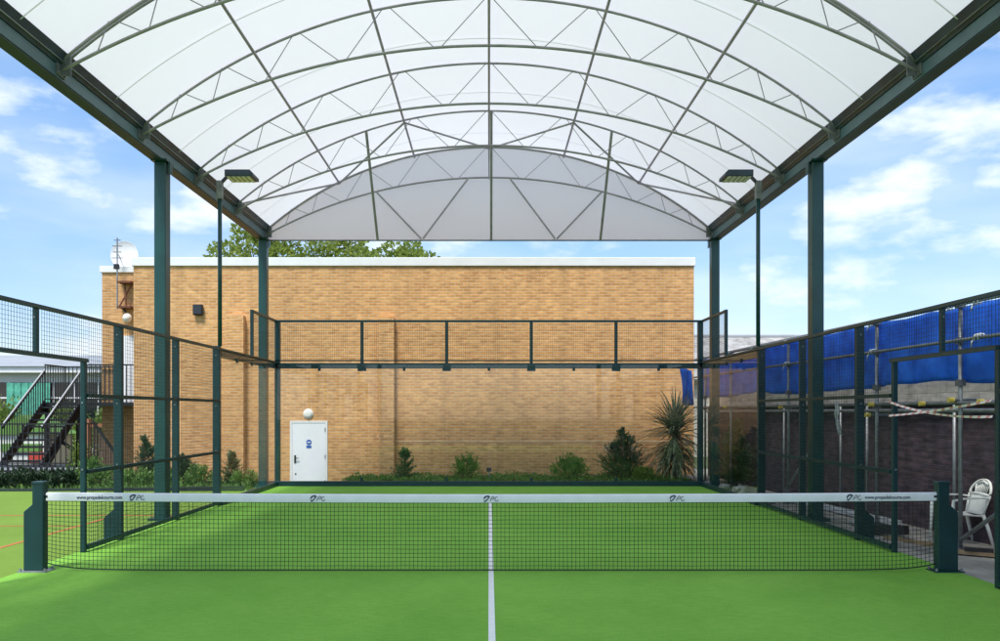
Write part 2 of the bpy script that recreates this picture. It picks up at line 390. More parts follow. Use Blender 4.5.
# ------------------------------------------------------------------ canopy
cn = thing('court_canopy', (0, 0, 0), 'arched white membrane canopy on dark teal steel columns over the whole court', 'canopy')
HALF = 5.25
def arc_z(top, rise, x):
    rr = (HALF*HALF+rise*rise)/(2*rise); return top - (rr - math.sqrt(max(0, rr*rr-x*x)))
def up(x): return arc_z(8.0, 1.95, x)
def low(x): return arc_z(7.28, 1.35, x)
Y0 = 10.03; TY = [Y0-2.25*i for i in range(10)]
# columns
for s in (-1, 1):
    for y in (9.93, 4.12, -4.12, -9.93):
        c = MB().box(s*5.23, s*5.42, y-.0, y+.2, -.02, 5.80)
        col = c.build('column', 'teal', cn, bevel=.012)
        MB().box(s*5.325-.17, s*5.325+.17, y-.07, y+.27, -.02, .03).build('base_plate', 'teal', col)
        q = MB().box(s*5.325-.13, s*5.325+.13, y-.05, y+.25, 5.80, 5.83)
        q.box(s*5.19-.012, s*5.19+.012, y+.04, y+.16, 5.62, 5.80); q.build('cap_plate', 'teal', col)
# eave beams: box beam with a dark gutter above and a fine cable along it
for s in (-1, 1):
    b = MB().box(s*5.27, s*5.45, -10.15, 10.15, 5.83, 5.985)
    bo = b.build('eave_beam', 'teal2', cn)
    b = MB(); b.box(s*5.28, s*5.46, -10.15, 10.15, 5.812, 5.828); b.build('soffit_shade_strip', 'soffit_shade', bo)  # thin dark strip added under the beam as its painted shade
    g = MB().prism([(s*5.44, 5.99), (s*5.255, 5.99), (s*5.17, 6.14), (s*5.19, 6.15), (s*5.27, 6.01), (s*5.44, 6.02)], 'y', -10.2, 10.2)
    g.build('gutter', 'gutter', bo)
    t = MB().tube([(s*5.218, -10.1, 6.035), (s*5.218, 10.1, 6.035)], .010, 5); t.build('edge_cable', 'galv_dull', bo)
# trusses
NX = 28
UPN = [0, 1.55, 2.90, 3.99, 4.62]; LON = [.78, 2.22, 3.45, 4.23, 4.87]
for i, y in enumerate(TY):
    xs = [-HALF+2*HALF*k/(NX*2) for k in range(NX*2+1)]
    tr = MB().tube([(x, y, low(x)) for x in xs], .023, 6).build('arch_truss', 'chord', cn, smooth=True)
    tr.name = 'arch_truss'
    MB().tube([(x, y, up(x)) for x in xs], .021, 6).build('upper_chord', 'chord', tr, smooth=True)
    if y in (TY[4], TY[0], TY[9]):
        MB().tube([(x, y+.09, up(x)+.02) for x in xs], .020, 6).build('keder_tube', 'chord', tr, smooth=True)
    wb = MB()
    seq = []
    for s in (-1, 1):
        pr = (0, up(0))
        for a, b in zip(LON, UPN[1:]+[None]):
            lx = s*a; lz = low(a)
            g = .05
            wb.tube([(pr[0]+s*g, y, pr[1]), (lx-s*g, y, lz)], .0078, 5)
            if b:
                wb.tube([(lx+s*g, y, lz), (s*b-s*g, y, up(b))], .0078, 5); pr = (s*b, up(b))
    wb.build('web_lattice', 'chord', tr)
    for s in (-1, 1):
        br = MB()
        br.box(s*5.262-.012, s*5.262+.012, y-.10, y+.10, 5.86, 6.14)
        br.box(min(s*5.13, s*5.26), max(s*5.13, s*5.26), y-.008, y+.008, 5.87, 6.11)
        for zz in (5.89, 6.11):
            for yy in (-.07, .07): br.box(s*5.24-.01, s*5.24+.01, y+yy-.014, y+yy+.014, zz-.014, zz+.014)
        br.build('end_bracket', 'galv_dull', tr)
# purlins
for x in (-3.53, -1.76, 0, 1.76, 3.53):
    z = up(x)-.045
    MB().tube([(x, -10.22, z), (x, 10.03, z)], .024, 6).build('purlin', 'chord', cn, smooth=True)
    if abs(x) < .01:
        MB().tube([(x, -10.22, low(0)-.03), (x, 10.03, low(0)-.03)], .016, 6).build('purlin', 'chord', cn, smooth=True)
# roof bracing in the end bay, and gable struts
yA, yB = TY[1], TY[0]
for s in (-1, 1):
    pts = [(s*5.2, yA, 6.06), (s*3.53, yB-.03, up(3.53)-.05), (s*1.76, yA, up(1.76)-.05), (0, yB-.03, up(0)-.05)]
    for a, b in zip(pts[:-1], pts[1:]): MB().tube([a, b], .022, 6).build('roof_brace', 'chord', cn)
for x in (-2.55, 0.05, 2.55):
    MB().tube([(x, yA, up(x)-.03), (x*1.03, yB-.03, 5.81)], .032, 6).build('gable_strut', 'chord', cn)
for s in (-1, 1):
    MB().tube([(s*2.67, yB-.02, low(2.67)), (s*1.60, yB-.02, 5.83)], .022, 6).build('gable_strut', 'chord', cn)
    MB().tube([(s*1.56, yB-.02, 5.83), (s*.48, yB-.02, low(.48))], .022, 6).build('gable_strut', 'chord', cn)
MB().tube([(-5.25, yB+.02, 5.80), (5.25, yB+.02, 5.80)], .018, 6).build('gable_tie', 'galv_dull', cn)
# membrane skin, seams and gable sheet
mm = MB(); XS = [-5.30+10.6*k/64 for k in range(65)]
def sk(x): return up(min(HALF, abs(x)))+.055 - max(0, abs(x)-HALF)*.9
ys = [-10.35+20.55*j/40 for j in range(41)]
vs = []
for y in ys:
    ph = min(abs(y-t) for t in TY)/1.125
    for x in XS: vs.append((x, y, sk(x)-.035*math.sin(min(1, ph)*math.pi/2)*(1-(x/5.4)**2)*.6))
n = len(XS)
mm.add(vs, [(j*n+i, j*n+i+1, (j+1)*n+i+1, (j+1)*n+i) for j in range(len(ys)-1) for i in range(n-1)])
mem = mm.build('roof_membrane', 'membrane', cn, smooth=True)
for y in [t+1.3 for t in TY[1:]]:
    sm = MB()
    for i in range(len(XS)-1):
        a, b = XS[i], XS[i+1]
        sm.add([(a, y-.010, sk(a)-.055), (b, y-.010, sk(b)-.055), (b, y+.010, sk(b)-.055), (a, y+.010, sk(a)-.055)], [(0,1,2,3)])
    sm.build('seam', 'seam', mem)
gs = MB(); vs = []
for x in XS: vs += [(x, yB+.10, sk(x)-.005), (x, yB+.06, 5.80)]
gs.add(vs, [(2*i, 2*i+1, 2*i+3, 2*i+2) for i in range(len(XS)-1)])
gs.build('gable_membrane', 'gable', cn, smooth=True)

# ------------------------------------------------------------------ court enclosure
ZT, ZB, Z4 = 2.92, 2.77, 3.89
G_ENC = 'glass walls round the far end of the court'
# back wall
bw = thing('glass_wall', (0, 10.0, 0), 'wide clear glass back wall with wire mesh above, in front of the buff brick building', 'glass wall', G_ENC)
for i in range(5):
    x0 = -5+2*i
    MB().box(x0+.006, x0+1.994, 10.0, 10.012, .12, 2.86).build('glass_panel', 'glass', bw)
    rect_grid(MB(), 'y', 10.03, x0+.04, x0+1.96, 2.96, Z4-.02, .05, .0034).build('mesh_panel', 'green_wire', bw)
MB().box(-5.10, 5.10, 10.02, 10.10, ZB, 2.90).build('header_rail', 'green', bw, bevel=.006)
MB().box(-5.06, 5.06, 10.02, 10.05, 2.945, 2.975).build('mesh_rail', 'green', bw)
MB().box(-5.06, 5.06, 10.01, 10.06, Z4-.025, Z4+.025).build('top_rail', 'green', bw)
MB().box(-5.08, 5.08, 9.97, 10.05, .0, .118).build('kickboard', 'green', bw, bevel=.006)
for x in (-5, -3, -1, 1, 3, 5):
    if abs(x) == 5: MB().box(x-.06, x+.06, 10.02, 10.12, 0, Z4).build('post', 'green', bw, bevel=.005)
    else: MB().box(x-.035, x+.035, 10.025, 10.075, 2.90, Z4-.03).build('post', 'green', bw)
    if abs(x) < 5:
        q = MB().box(x-.09, x+.09, 9.985, 10.02, 2.73, 2.85); q.box(x-.10, x+.10, 10.02, 10.06, 2.71, 2.77)
        q.box(x-.03, x+.03, 9.98, 10.0, .10, .20)
        q.build('glass_clamp', 'green', bw)
for x in (-4, -2, 0, 2, 4): MB().box(x-.03, x+.03, 9.985, 10.02, 2.715, 2.80).build('glass_clamp', 'green', bw)

for s, side in ((-1, 'left'), (1, 'right')):
    lab = ('glass side wall with its column and brown header on the left, by the white door' if s < 0 else
           'glass side wall on the right, dark conifer and blue tarpaulin seen through it')
    gw = thing('glass_wall', (s*5, 8.0, 0), lab, 'glass wall', G_ENC)
    for k in range(2):
        y0 = 6.06+1.97*k
        MB().box(s*5.0, s*5.012, y0+.006, y0+1.964, .10, 2.88).build('glass_panel', 'glass', gw)
    MB().box(s*5.02, s*5.11, 6.10, 9.98, ZB, 2.90).build('header_rail', 'green', gw, bevel=.006)
    MB().box(s*5.0, s*5.05, 6.10, 9.98, 2.905, 2.94).build('top_rail', 'green', gw)
    MB().box(s*4.97, s*5.06, 6.10, 9.97, 0, .10).build('kickboard', 'green', gw, bevel=.006)
    rect_grid(MB(), 'x', s*5.03, 8.22, 9.98, 2.96, Z4-.02, .05, .0034).build('mesh_panel', 'green_wire', gw)
    MB().box(s*5.01, s*5.06, 8.16, 10.0, Z4-.025, Z4+.025).build('top_rail', 'green', gw)
    MB().box(s*5.01, s*5.07, 8.13, 8.19, 2.94, Z4+.03).build('post', 'green', gw)
    cl = MB()
    for y in (7.05, 8.03, 9.0): cl.box(s*4.985, s*5.02, y-.035, y+.035, 2.72, 2.80)
    cl.each('glass_clamp', 'green', gw)

    lab = ('dark green mesh fence with gate opening on the left, by the outer turf' if s < 0 else
           'dark green mesh fence with taped gate opening on the right, before the scaffold')
    fe = thing('mesh_fence', (s*5, 2.5, 0), lab, 'fence', 'wire mesh fences along the court sides')
    def post(y, w, d, z0, z1, nm='post'):
        a, b = sorted((s*5.02, s*(5.02+w)))
        p = MB().box(a, b, y-d/2, y+d/2, z0, z1).build(nm, 'green', fe, bevel=.006)
        bl = MB()
        for z in (1.03, 1.86, 2.80):
            if z0 < z < z1: bl.lathe([(0, 0), (.011, 0), (.011, .008), (0, .008)], ((a+b)/2, y-d/2-.008, z), 'y', 8)
        bl.each('bolt', 'galv', p)
        return p
    post(6.12, .13, .10, 0, 2.98); post(4.13, .10, .07, 0, 2.93); 
    p2 = post(2.16, .11, .08, 0, 2.95)
    xo = 5.125
    gp = MB().prism([(s*xo, .0), (s*(xo+.14), .0), (s*(xo+.14), .30), (s*xo, .42)], 'y', 2.13, 2.19).build('foot_bracket', 'green', p2)
    post(1.17, .06, .06, 0, 2.40, 'gate_post'); post(-.86, .06, .06, 0, 2.40, 'gate_post'); post(0.12, .05, .06, 2.40, 2.93)
    post(-2.1, .11, .08, 0, 2.95); post(-4.13, .10, .07, 0, 2.95)
    bars = (('top_rail', -4.13, 6.07, ZT, .045), ('gate_header', -.89, 1.2, 2.385, .045))
    for nm, a, b, z, h in bars:
        MB().box(s*5.0, s*5.045, a, b, z-h/2, z+h/2).build(nm, 'green', fe)
    for z in (1.0, 1.95, .06):
        for a, b in ((1.2, 6.07), (-4.13, -.89)):
            h = .024 if z > .1 else .03
            MB().box(s*5.004, s*5.042, a, b, z-h, z+h).build('rail' if z > .1 else 'bottom_rail', 'green', fe)
    for a, b, z0, z1 in ((4.17, 6.07, .09, 2.9), (2.2, 4.09, .09, 2.9), (1.2, 2.12, .09, 2.9), (0.15, 1.17, 2.41, 2.9), (-.83, .09, 2.41, 2.9),
                         (-2.06, -.89, .09, 2.9), (-4.1, -2.14, .09, 2.9)):
        rect_grid(MB(), 'x', s*4.996, a, b, z0, z1, .05, .0031).build('mesh_panel', 'green_wire', fe)

# floodlight poles
for s in (-1, 1):
    lab = ('slim floodlight pole on the left fence post beside the fire escape side' if s < 0 else 'slim floodlight pole on the right fence beside the blue tarpaulin')
    lp = thing('floodlight_pole', (s*5.03, 6.12, 2.98), lab, 'floodlight', 'court floodlights')
    MB().tube([(s*5.03, 6.12, 2.98), (s*5.03, 6.12, 6.02)], .038, 10).build('pole', 'teal', lp, smooth=True)
    q = MB().box(s*5.03-.05, s*5.03+.05, 6.07, 6.17, 5.72, 6.06); q.build('bracket', 'galv', lp)
    MB().bar((s*5.03, 6.12, 6.0), (s*4.84, 6.12, 6.20), .05, .05).build('arm', 'gutter', lp)
    h = MB().prism([(s*4.88, 6.10), (s*4.88, 6.22), (s*4.42, 6.22), (s*4.36, 6.16), (s*4.36, 6.10)], 'y', 5.92, 6.34)
    ho = h.build('lamp_head', 'gutter', lp, bevel=.008)
    ln = MB()
    for k in range(5):
        x = s*(4.42+.09*k)
        ln.box(min(x, x+s*.065), max(x, x+s*.065), 5.95, 6.31, 6.085, 6.099)
    ln.each('lens', 'lamp', ho)

# ------------------------------------------------------------------ net
net = thing('tennis_net', (0, 0, 0), 'low black court net with white printed tape between two green posts', 'net')
NXL, NXR = -4.85, 4.93
def top_z(x): return .862 - .022*(1-(x/4.9)**2)
def bot_z(x):
    e = min(x-NXL, NXR-x); return .012+.075*math.exp(-e/.25)
nm = MB(); nN = 214; hN = 17
for i in range(nN+1):
    x = NXL+(NXR-NXL)*i/nN; jit = .004*math.sin(i*1.7)
    zt = top_z(x)-.05; zb = bot_z(x)
    nm.tube([(x, 0, zt), (x+jit, .006, (zt+zb)/2), (x, 0, zb)], .0028, 4, False)
for j in range(1, hN):
    f = j/hN
    nm.tube([(x, 0, (top_z(x)-.05)*(1-f)+bot_z(x)*f+.0015*math.sin(x*9+j)) for x in [NXL+(NXR-NXL)*k/60 for k in range(61)]], .0028, 4, False)
nm.build('netting', 'cord', net)
ec = MB().tube([(x, 0, bot_z(x)) for x in [NXL+(NXR-NXL)*k/120 for k in range(121)]], .007, 5)
ec.tube([(NXL, 0, .08), (NXL, 0, .81)], .006, 5); ec.tube([(NXR, 0, .08), (NXR, 0, .81)], .006, 5)
ec.build('edge_cord', 'cord', net)
bd = MB(); K = 60
for k in range(K):
    a = NXL-.01+(NXR-NXL+.03)*k/K; b = NXL-.01+(NXR-NXL+.03)*(k+1)/K
    vs = []
    for x in (a, b):
        z = top_z(x)
        vs += [(x, -.012, z-.088), (x, -.014, z-.01), (x, 0, z+.004), (x, .014, z-.01), (x, .012, z-.088)]
    bd.add(vs, [(i, i+1, i+6, i+5) for i in range(4)])
band = bd.build('net_tape', 'band', net, smooth=True)
def text_mesh(name, body, size, loc, m, parent, width=None, shear=0, rot=(R(90), 0, 0)):
    cu = bpy.data.curves.new(name, 'FONT'); cu.body = body; cu.size = size; cu.align_x = 'CENTER'; cu.align_y = 'CENTER'; cu.extrude = .0006; cu.shear = shear; cu.offset = .0008
    t = bpy.data.objects.new(name+'_tmp', cu); C.objects.link(t)
    bpy.context.view_layer.update()
    me = bpy.data.meshes.new_from_object(t.evaluated_get(bpy.context.evaluated_depsgraph_get()))
    bpy.data.objects.remove(t)
    o = bpy.data.objects.new(name, me); C.objects.link(o); me.materials.clear(); me.materials.append(M[m])
    o.rotation_euler = rot; o.location = loc; o.parent = parent
    if width:
        w0 = max(v.co.x for v in me.vertices)-min(v.co.x for v in me.vertices)
        for v in me.vertices: v.co.x *= width/w0
    return o
for x in (-4.27, 4.37):
    text_mesh('lettering', 'www.propadelcourts.com', .052, (x, -.0165, top_z(x)-.047), 'ink', band, .50)
def logo(x):
    z = top_z(x)-.046; o = MB(); y = -.0158
    def stroke(pts, wd):
        for a, b in zip(pts[:-1], pts[1:]): o.bar((x+a[0], y, z+a[1]), (x+b[0], y, z+b[1]), .002, wd)
    stroke([(-.02, .030), (-.055, .026), (-.076, .004), (-.072, -.024), (-.058, -.030)], .017)
    stroke([(-.056, -.028), (-.03, .004), (-.012, .028)], .012)
    lo = o.build('logo', 'ink', band)
    o = MB()
    stroke([(-.008, -.026), (.008, .012), (.024, .027), (.038, .020), (.034, .002), (.010, -.004)], .008)
    stroke([(.074, .022), (.054, .018), (.044, -.004), (.052, -.024), (.072, -.026), (.080, -.010)], .008)
    o.build('logo_outline', 'inkgrey', lo)
for x in (-3.86, -1.88, .02, 2.06, 4.0): logo(x)
for s, xo in ((-1, 0), (1, .04)):
    lab = ('dark green net post with chamfered shoulder at the left end, pale base plate' if s < 0 else 'dark green net post at the right end, beside the white plastic chair')
    np_ = thing('net_post', (s*4.97+xo, 0, 0), lab, 'net post', 'posts holding the court net')
    i0, i1, i2 = s*4.87+xo, s*4.99+xo, s*5.085+xo
    MB().prism([(i0, .012), (i2, .012), (i2, .655), (i1, .735), (i1, .965), (i0, .965)], 'y', -.05, .05).build('upright', 'green', np_, bevel=.006)
    MB().box(min(i0-s*.005, i1+s*.005), max(i0-s*.005, i1+s*.005), -.055, .055, .955, .985).build('cap', 'green', np_, bevel=.004)
    MB().box(s*4.97+xo-.16, s*4.97+xo+.16, -.10, .10, 0, .012).build('base_plate', 'galv' if s < 0 else 'green', np_)
    bl = MB()
    for a in (-.135, .135):
        for b in (-.075, .075): bl.lathe([(0, .03), (.014, .03), (.014, 0)], (s*4.97+xo+a, b, .010), 'z', 8)
    bl.each('anchor_bolt', 'galv', np_)
    MB().tube([(i0, 0, .82), (i0-s*.03, 0, .82)], .02, 8).build('tensioner', 'black', np_)

# ------------------------------------------------------------------ brick building behind
BY = 13.48
bl = thing('brick_building', (-2, BY, -.5), 'long two storey buff brick building with white coping and a white door behind the court', 'building')
w_ = MB().box(-9.94, 5.73, BY, 24, -.52, 5.82); w_.build('wall', 'brick', bl)
w2 = MB().box(-11.94, -9.945, BY+2.3, 24, -.52, 6.04); w2.build('wall', 'brick', bl)
MB().box(-9.99, 5.77, BY-.05, 24, 5.823, 6.06).build('coping', 'coping', bl, bevel=.01)
MB().box(-12.0, -9.95, BY+2.25, 24, 6.043, 6.24).build('coping', 'coping', bl, bevel=.01)
MB().box(-9.6, 5.4, BY+.4, 23.6, 6.06, 6.10).build('flat_roof', 'roofgrey', bl)
for x0, x1, zt in ((-7.28, -6.80, 4.42), (-3.05, -2.63, 4.38)):
    MB().box(x0, x1, BY-.22, BY-.001, -.52, zt).build('buttress', 'brick', bl)
MB().box(-2.60, 5.72, BY-.010, BY, .905, .935).build('pale_course', 'palecourse', bl)
# ground door in its frame
df = MB().box(-5.56, -5.50, BY-.03, BY+.02, -.52, 1.44); df.box(-4.57, -4.51, BY-.03, BY+.02, -.52, 1.44); df.box(-5.56, -4.51, BY-.03, BY+.02, 1.44, 1.50)
dr = MB().box(-5.497, -4.573, BY-.022, BY+.02, -.50, 1.437).build('door', 'door', bl, bevel=.004)
df.build('door_frame', 'coping', dr)
h = MB().box(-5.44, -5.39, BY-.035, BY-.022, .32, .54); h.tube([(-5.41, BY-.035, .46), (-5.41, BY-.075, .46), (-5.31, BY-.075, .46)], .011, 6); h.build('handle', 'black', dr)
MB().lathe([(0, -.01), (.022, -.01), (.022, 0)], (-5.40, BY-.022, .02), 'y', 10).build('lock', 'black', dr)
for z in (-.25, .45, 1.2): MB().tube([(-4.575, BY-.035, z), (-4.575, BY-.035, z+.10)], .012, 8).build('hinge', 'galv_dull', dr)
MB().box(-5.5, -4.57, BY-.06, BY-.023, -.52, -.485).build('threshold', 'galv_dull', dr)
sg = MB().lathe([(0, -.006), (.075, -.006), (.075, 0)], (-5.03, BY-.022, .90), 'y', 20); sg.box(-5.10, -4.96, BY-.028, BY-.022, .74, .81); so_ = sg.build('door_sign', 'blue', dr)
MB().box(-5.075, -4.985, BY-.031, BY-.0285, .885, .915).build('sign_bar', 'white', so_)
# upper door on the recessed wall, at the fire escape
ud = MB().box(-11.50, -10.55, BY+2.26, BY+2.30, 2.05, 4.10).build('door', 'door', bl)
MB().box(-10.47, -10.40, BY+2.22, BY+2.29, -.5, 4.6).build('downpipe', 'coping', bl)

def mount(name, label, cat, mb, m, **k): return tag(mb.build(name, m, **k), label, cat)
o = thing('wall_lamp', (-5.05, BY-.02, 1.70), 'round white lamp on the brick wall above the white door', 'wall lamp')
MB().lathe([(.125, 0), (.125, -.03), (.11, -.05), (.07, -.06), (0, -.064)], (-5.05, BY-.001, 1.70), 'y', 24).build('diffuser', 'lamp', o, smooth=True)
MB().lathe([(.14, 0), (.14, -.02), (.125, -.02)], (-5.05, BY-.001, 1.70), 'y', 24).build('base_ring', 'coping', o)
o = thing('globe_lamp', (-11.05, BY+2.2, 4.6), 'cream globe lamp on a dark bracket on the recessed brick wall', 'wall lamp')
MB().lathe([(.01, -.135), (.07, -.12), (.12, -.065), (.135, 0), (.12, .065), (.07, .12), (.01, .135)], (-11.05, BY+2.05, 4.62), 'z', 18).build('globe', 'lamp', o, smooth=True)
MB().tube([(-11.2, BY+2.3, 4.86), (-11.2, BY+2.1, 4.90), (-11.08, BY+2.05, 4.78)], .022, 6).build('bracket', 'black', o)
o = thing('wall_floodlight', (-8.10, BY-.1, 4.60), 'square black floodlight fixed high on the buff brick wall', 'floodlight')
MB().box(-8.24, -7.97, BY-.14, BY-.02, 4.44, 4.74).build('housing', 'black', o, bevel=.02)
MB().box(-8.21, -8.00, BY-.147, BY-.1405, 4.48, 4.70).build('lens', 'window', o)
MB().box(-8.15, -8.06, BY-.02, BY, 4.52, 4.68).build('bracket', 'black', o)
# satellite dish standing on the roof edge, aerial on the wall
DX, DY, DZ = -11.55, BY+2.9, 6.55
o = thing('satellite_dish', (DX, DY, 6.24), 'large pale round satellite dish on the roof corner of the brick building', 'satellite dish')
MB().lathe([(0, .10), (.18, .09), (.33, .055), (.43, .01), (.44, .0), (.43, .025), (.33, .07), (0, .115)], (DX+.02, DY, DZ+.16), 'y', 28).build('reflector', 'dish', o, smooth=True)
MB().tube([(DX+.02, DY+.14, 6.24), (DX+.02, DY+.14, DZ+.2)], .04, 8).build('mast', 'galv', o)
MB().tube([(DX+.02, DY+.0, DZ-.25), (DX+.02, DY-.40, DZ+.10)], .015, 6).build('feed_arm', 'galv', o)
o = thing('wall_aerial', (-11.30, BY+2.1, 5.0), 'television aerial on a rusty bracket at the brick corner', 'aerial')
MB().tube([(-11.33, BY+2.0, 4.88), (-11.33, BY+2.0, 7.05)], .022, 6).build('mast', 'galv', o)
q = MB()
for z, l in ((6.98, .10), (6.80, .15), (6.62, .12), (6.44, .17)): q.tube([(-11.33-l, BY+2.0, z), (-11.33+l, BY+2.0, z)], .012, 5)
q.box(-11.42, -11.28, BY+1.95, BY+2.05, 6.1, 6.25)
q.build('elements', 'black', o)
q = MB(); q.box(-11.33, -10.9, BY+1.97, BY+2.3, 4.92, 4.98); q.box(-11.33, -10.9, BY+1.97, BY+2.3, 5.68, 5.74); q.tube([(-11.3, BY+2.05, 4.95), (-10.95, BY+2.2, 5.7)], .025, 6)
q.tube([(-11.1, BY+2.1, 4.95), (-11.15, BY+2.1, 5.72)], .03, 6); q.build('bracket', 'rust', o)

# ------------------------------------------------------------------ fire escape
fe = thing('fire_escape', (-12.5, 13.2, -.3), 'black steel fire escape stair with pale handrails at the left end of the brick building', 'staircase')
PY0, PY1 = 14.55, 15.76     # upper platform
p = MB().box(-13.05, -9.98, PY0, PY1, 1.93, 2.03); p.build('platform', 'black', fe)
def balusters(a, b, h, step, r, m, parent, name='railing'):
    a = Vector(a); b = Vector(b); L = (b-a).length; n = max(2, int(L/step)); q = MB()
    for i in range(n+1):
        t = a.lerp(b, i/n); q.box(t.x-r, t.x+r, t.y-r, t.y+r, t.z, t.z+h)
    q.bar(a+Vector((0,0,h)), b+Vector((0,0,h)), .05, .04); q.bar(a+Vector((0,0,.1)), b+Vector((0,0,.1)), .03, .03)
    return q.build(name, m, parent)
balusters((-13.05, PY1-.05, 2.03), (-11.55, PY1-.05, 2.03), 1.1, .125, .010, 'black', fe)
balusters((-11.93, PY0+.04, 2.03), (-10.0, PY0+.04, 2.03), 1.1, .125, .010, 'black', fe)
balusters((-13.03, PY0+.04, 2.03), (-13.03, PY1-.05, 2.03), 1.1, .125, .010, 'black', fe)
SZ0, SZ1, SY0, SY1 = .36, 2.0, 12.55, 14.6
for x in (-13.05, -11.97):
    MB().bar((x, SY1, SZ1-.06), (x, SY0, SZ0-.06), .06, .24).build('stringer', 'black', fe)
    balusters((x, SY1, SZ1), (x, SY0, SZ0), .95, .14, .010, 'black', fe)
    MB().bar((x, SY1+.02, SZ1+1.0), (x, SY0-.02, SZ0+1.0), .035, .035).build('handrail', 'handrail', fe)
for k in range(9):
    f = (k+.5)/9; y = SY1+(SY0-SY1)*f; z = SZ1+(SZ0-SZ1)*f
    MB().box(-13.02, -12.0, y-.14, y+.12, z-.055, z).build('tread', 'black', fe)
q = MB().box(-14.6, -10.46, 11.45, 12.6, .22, .34); q.build('landing', 'black', fe)
q = MB()
for k in range(30):
    x = -14.55+k*.14; q.box(x, x+.07, 11.43, 11.449, .27, .335)
q.build('grating_edge', 'handrail', fe)
balusters((-14.6, 11.5, .34), (-10.5, 11.5, .34), 1.1, .135, .010, 'black', fe)
balusters((-10.5, 11.5, .34), (-10.5, 12.55, .34), 1.1, .135, .010, 'black', fe)
for x in (-14.2, -12.4, -10.6):
    MB().box(x-.05, x+.05, 11.7, 11.8, -.3, .22).build('leg', 'black', fe)
for x, y in ((-12.05, 14.65), (-10.3, 14.65), (-13.0, 14.65)):
    MB().box(x-.05, x+.05, y-.05, y+.05, -.3, 1.93).build('leg', 'black', fe)
MB().bar((-12.0, 13.5, .95), (-11.0, 13.6, .2), .05, .09).build('brace', 'black', fe)
MB().bar((-12.0, 14.6, 1.85), (-11.9, 12.7, .3), .05, .09).build('brace', 'black', fe)
# sloping slatted fence beside the stair
o = thing('slatted_screen', (-10.5, 13.2, -.25), 'brown slatted screen with sloping black top rail beside the fire escape', 'screen')
q = MB(); 
for k in range(11):
    f = k/10; x = -10.90+.72*f; zt = 1.44-1.05*f; q.box(x-.024, x+.024, 13.20, 13.23, -.25, zt)
q.build('slats', 'wood_slat', o)
MB().bar((-10.95, 13.215, 1.50), (-10.12, 13.215, .33), .06, .06).build('top_rail', 'black', o)

# ------------------------------------------------------------------ left background building
wb_ = thing('white_building', (-26, 32, -.5), 'low white building with a grey roof and dark window band beyond the fire escape', 'building')
MB().box(-48, -14.8, 31.5, 42, -.52, 4.05).build('wall', 'render', wb_)
MB().box(-48.3, -14.6, 31.0, 42.2, 3.72, 4.02).build('fascia', 'coping', wb_)
MB().prism([(30.9, 4.03), (36.8, 5.0), (42.3, 4.03)], 'x', -48.4, -14.5).build('roof', 'roofgrey', wb_)
for k in range(7):
    x0 = -31.0+k*2.25
    f = MB().box(x0, x0+2.15, 31.42, 31.52, 1.1, 3.25).build('window', 'window', wb_)
    q = MB().box(x0-.04, x0+.04, 31.36, 31.42, 1.1, 3.25); q.box(x0+1.05, x0+1.11, 31.37, 31.42, 1.1, 3.25); q.box(x0, x0+2.2, 31.38, 31.42, 2.42, 2.50); q.build('frame', 'coping', f)
    if k in (3, 4, ): pass
for x0, x1 in ((-24.3, -22.1),):
    q = MB(); n = 12
    for i in range(n):
        a = x0+(x1-x0)*i/n; b = x0+(x1-x0)*(i+1)/n; d = .04 if i % 2 else .0
        q.box(a, b, 31.27-d, 31.30, 1.2, 3.22)
    q.build('curtain', 'curtain', wb_)

# playground things glimpsed through the stair
o = thing('play_house', (-16.4, 20, -.5), 'small green and white playhouse with a red panel seen through the fire escape', 'playhouse')
MB().box(-17.6, -15.6, 19.5, 21.0, -.5, 1.0).build('wall', 'render', o)
MB().prism([(-17.8, .95), (-15.4, .95), (-16.6, 1.65)], 'y', 19.4, 21.1).build('roof', 'play_green', o)
MB().box(-17.3, -15.9, 19.40, 19.498, .35, .62).build('panel', 'play_green', o)
MB().box(-16.3, -15.65, 19.38, 19.47, -.05, .32).build('panel', 'play_red', o)
o = thing('climbing_post', (-14.2, 20, -.5), 'orange wooden play posts with a rail seen behind the stair landing', 'play frame')
for x in (-14.5, -13.7): MB().box(x-.09, x+.09, 19.9, 20.1, -.5, 1.5).build('post', 'play_orange', o)
MB().box(-14.5, -13.7, 19.95, 20.05, 1.2, 1.34).build('rail', 'play_orange', o)

# ------------------------------------------------------------------ right boundary: wall, scaffold, tarpaulin
rw = thing('boundary_wall', (6.85, 2, 0), 'dark brick boundary wall topped with grey blocks along the right side', 'wall')
def sx(y): return 6.05-.051*(y-1.47)      # scaffold line, slightly skew to the court
WL = MB()
def wall_strip(mb, off0, off1, z0, z1, y0=-8, y1=13.3):
    a0, a1 = sx(y0)+off0, sx(y0)+off1; b0, b1 = sx(y1)+off0, sx(y1)+off1
    mb.add([(a0,y0,z0),(a1,y0,z0),(b1,y1,z0),(b0,y1,z0),(a0,y0,z1),(a1,y0,z1),(b1,y1,z1),(b0,y1,z1)],
           [(0,3,2,1),(4,5,6,7),(0,1,5,4),(1,2,6,5),(2,3,7,6),(3,0,4,7)]); return mb
wall_strip(MB(), .62, .95, -.5, 1.84).build('brick_base', 'darkbrick', rw)
wall_strip(MB(), .56, .95, 1.843, 1.90).build('ledge', 'kerb', rw)
wall_strip(MB(), .66, .90, 1.903, 3.0).build('block_top', 'block', rw)
sc = thing('scaffold', (6.0, 5, 0), 'galvanised tube scaffold with yellow end caps along the dark boundary wall', 'scaffold')
PO = [-1.75, 1.47, 3.46, 6.62, 9.75, 11.6]
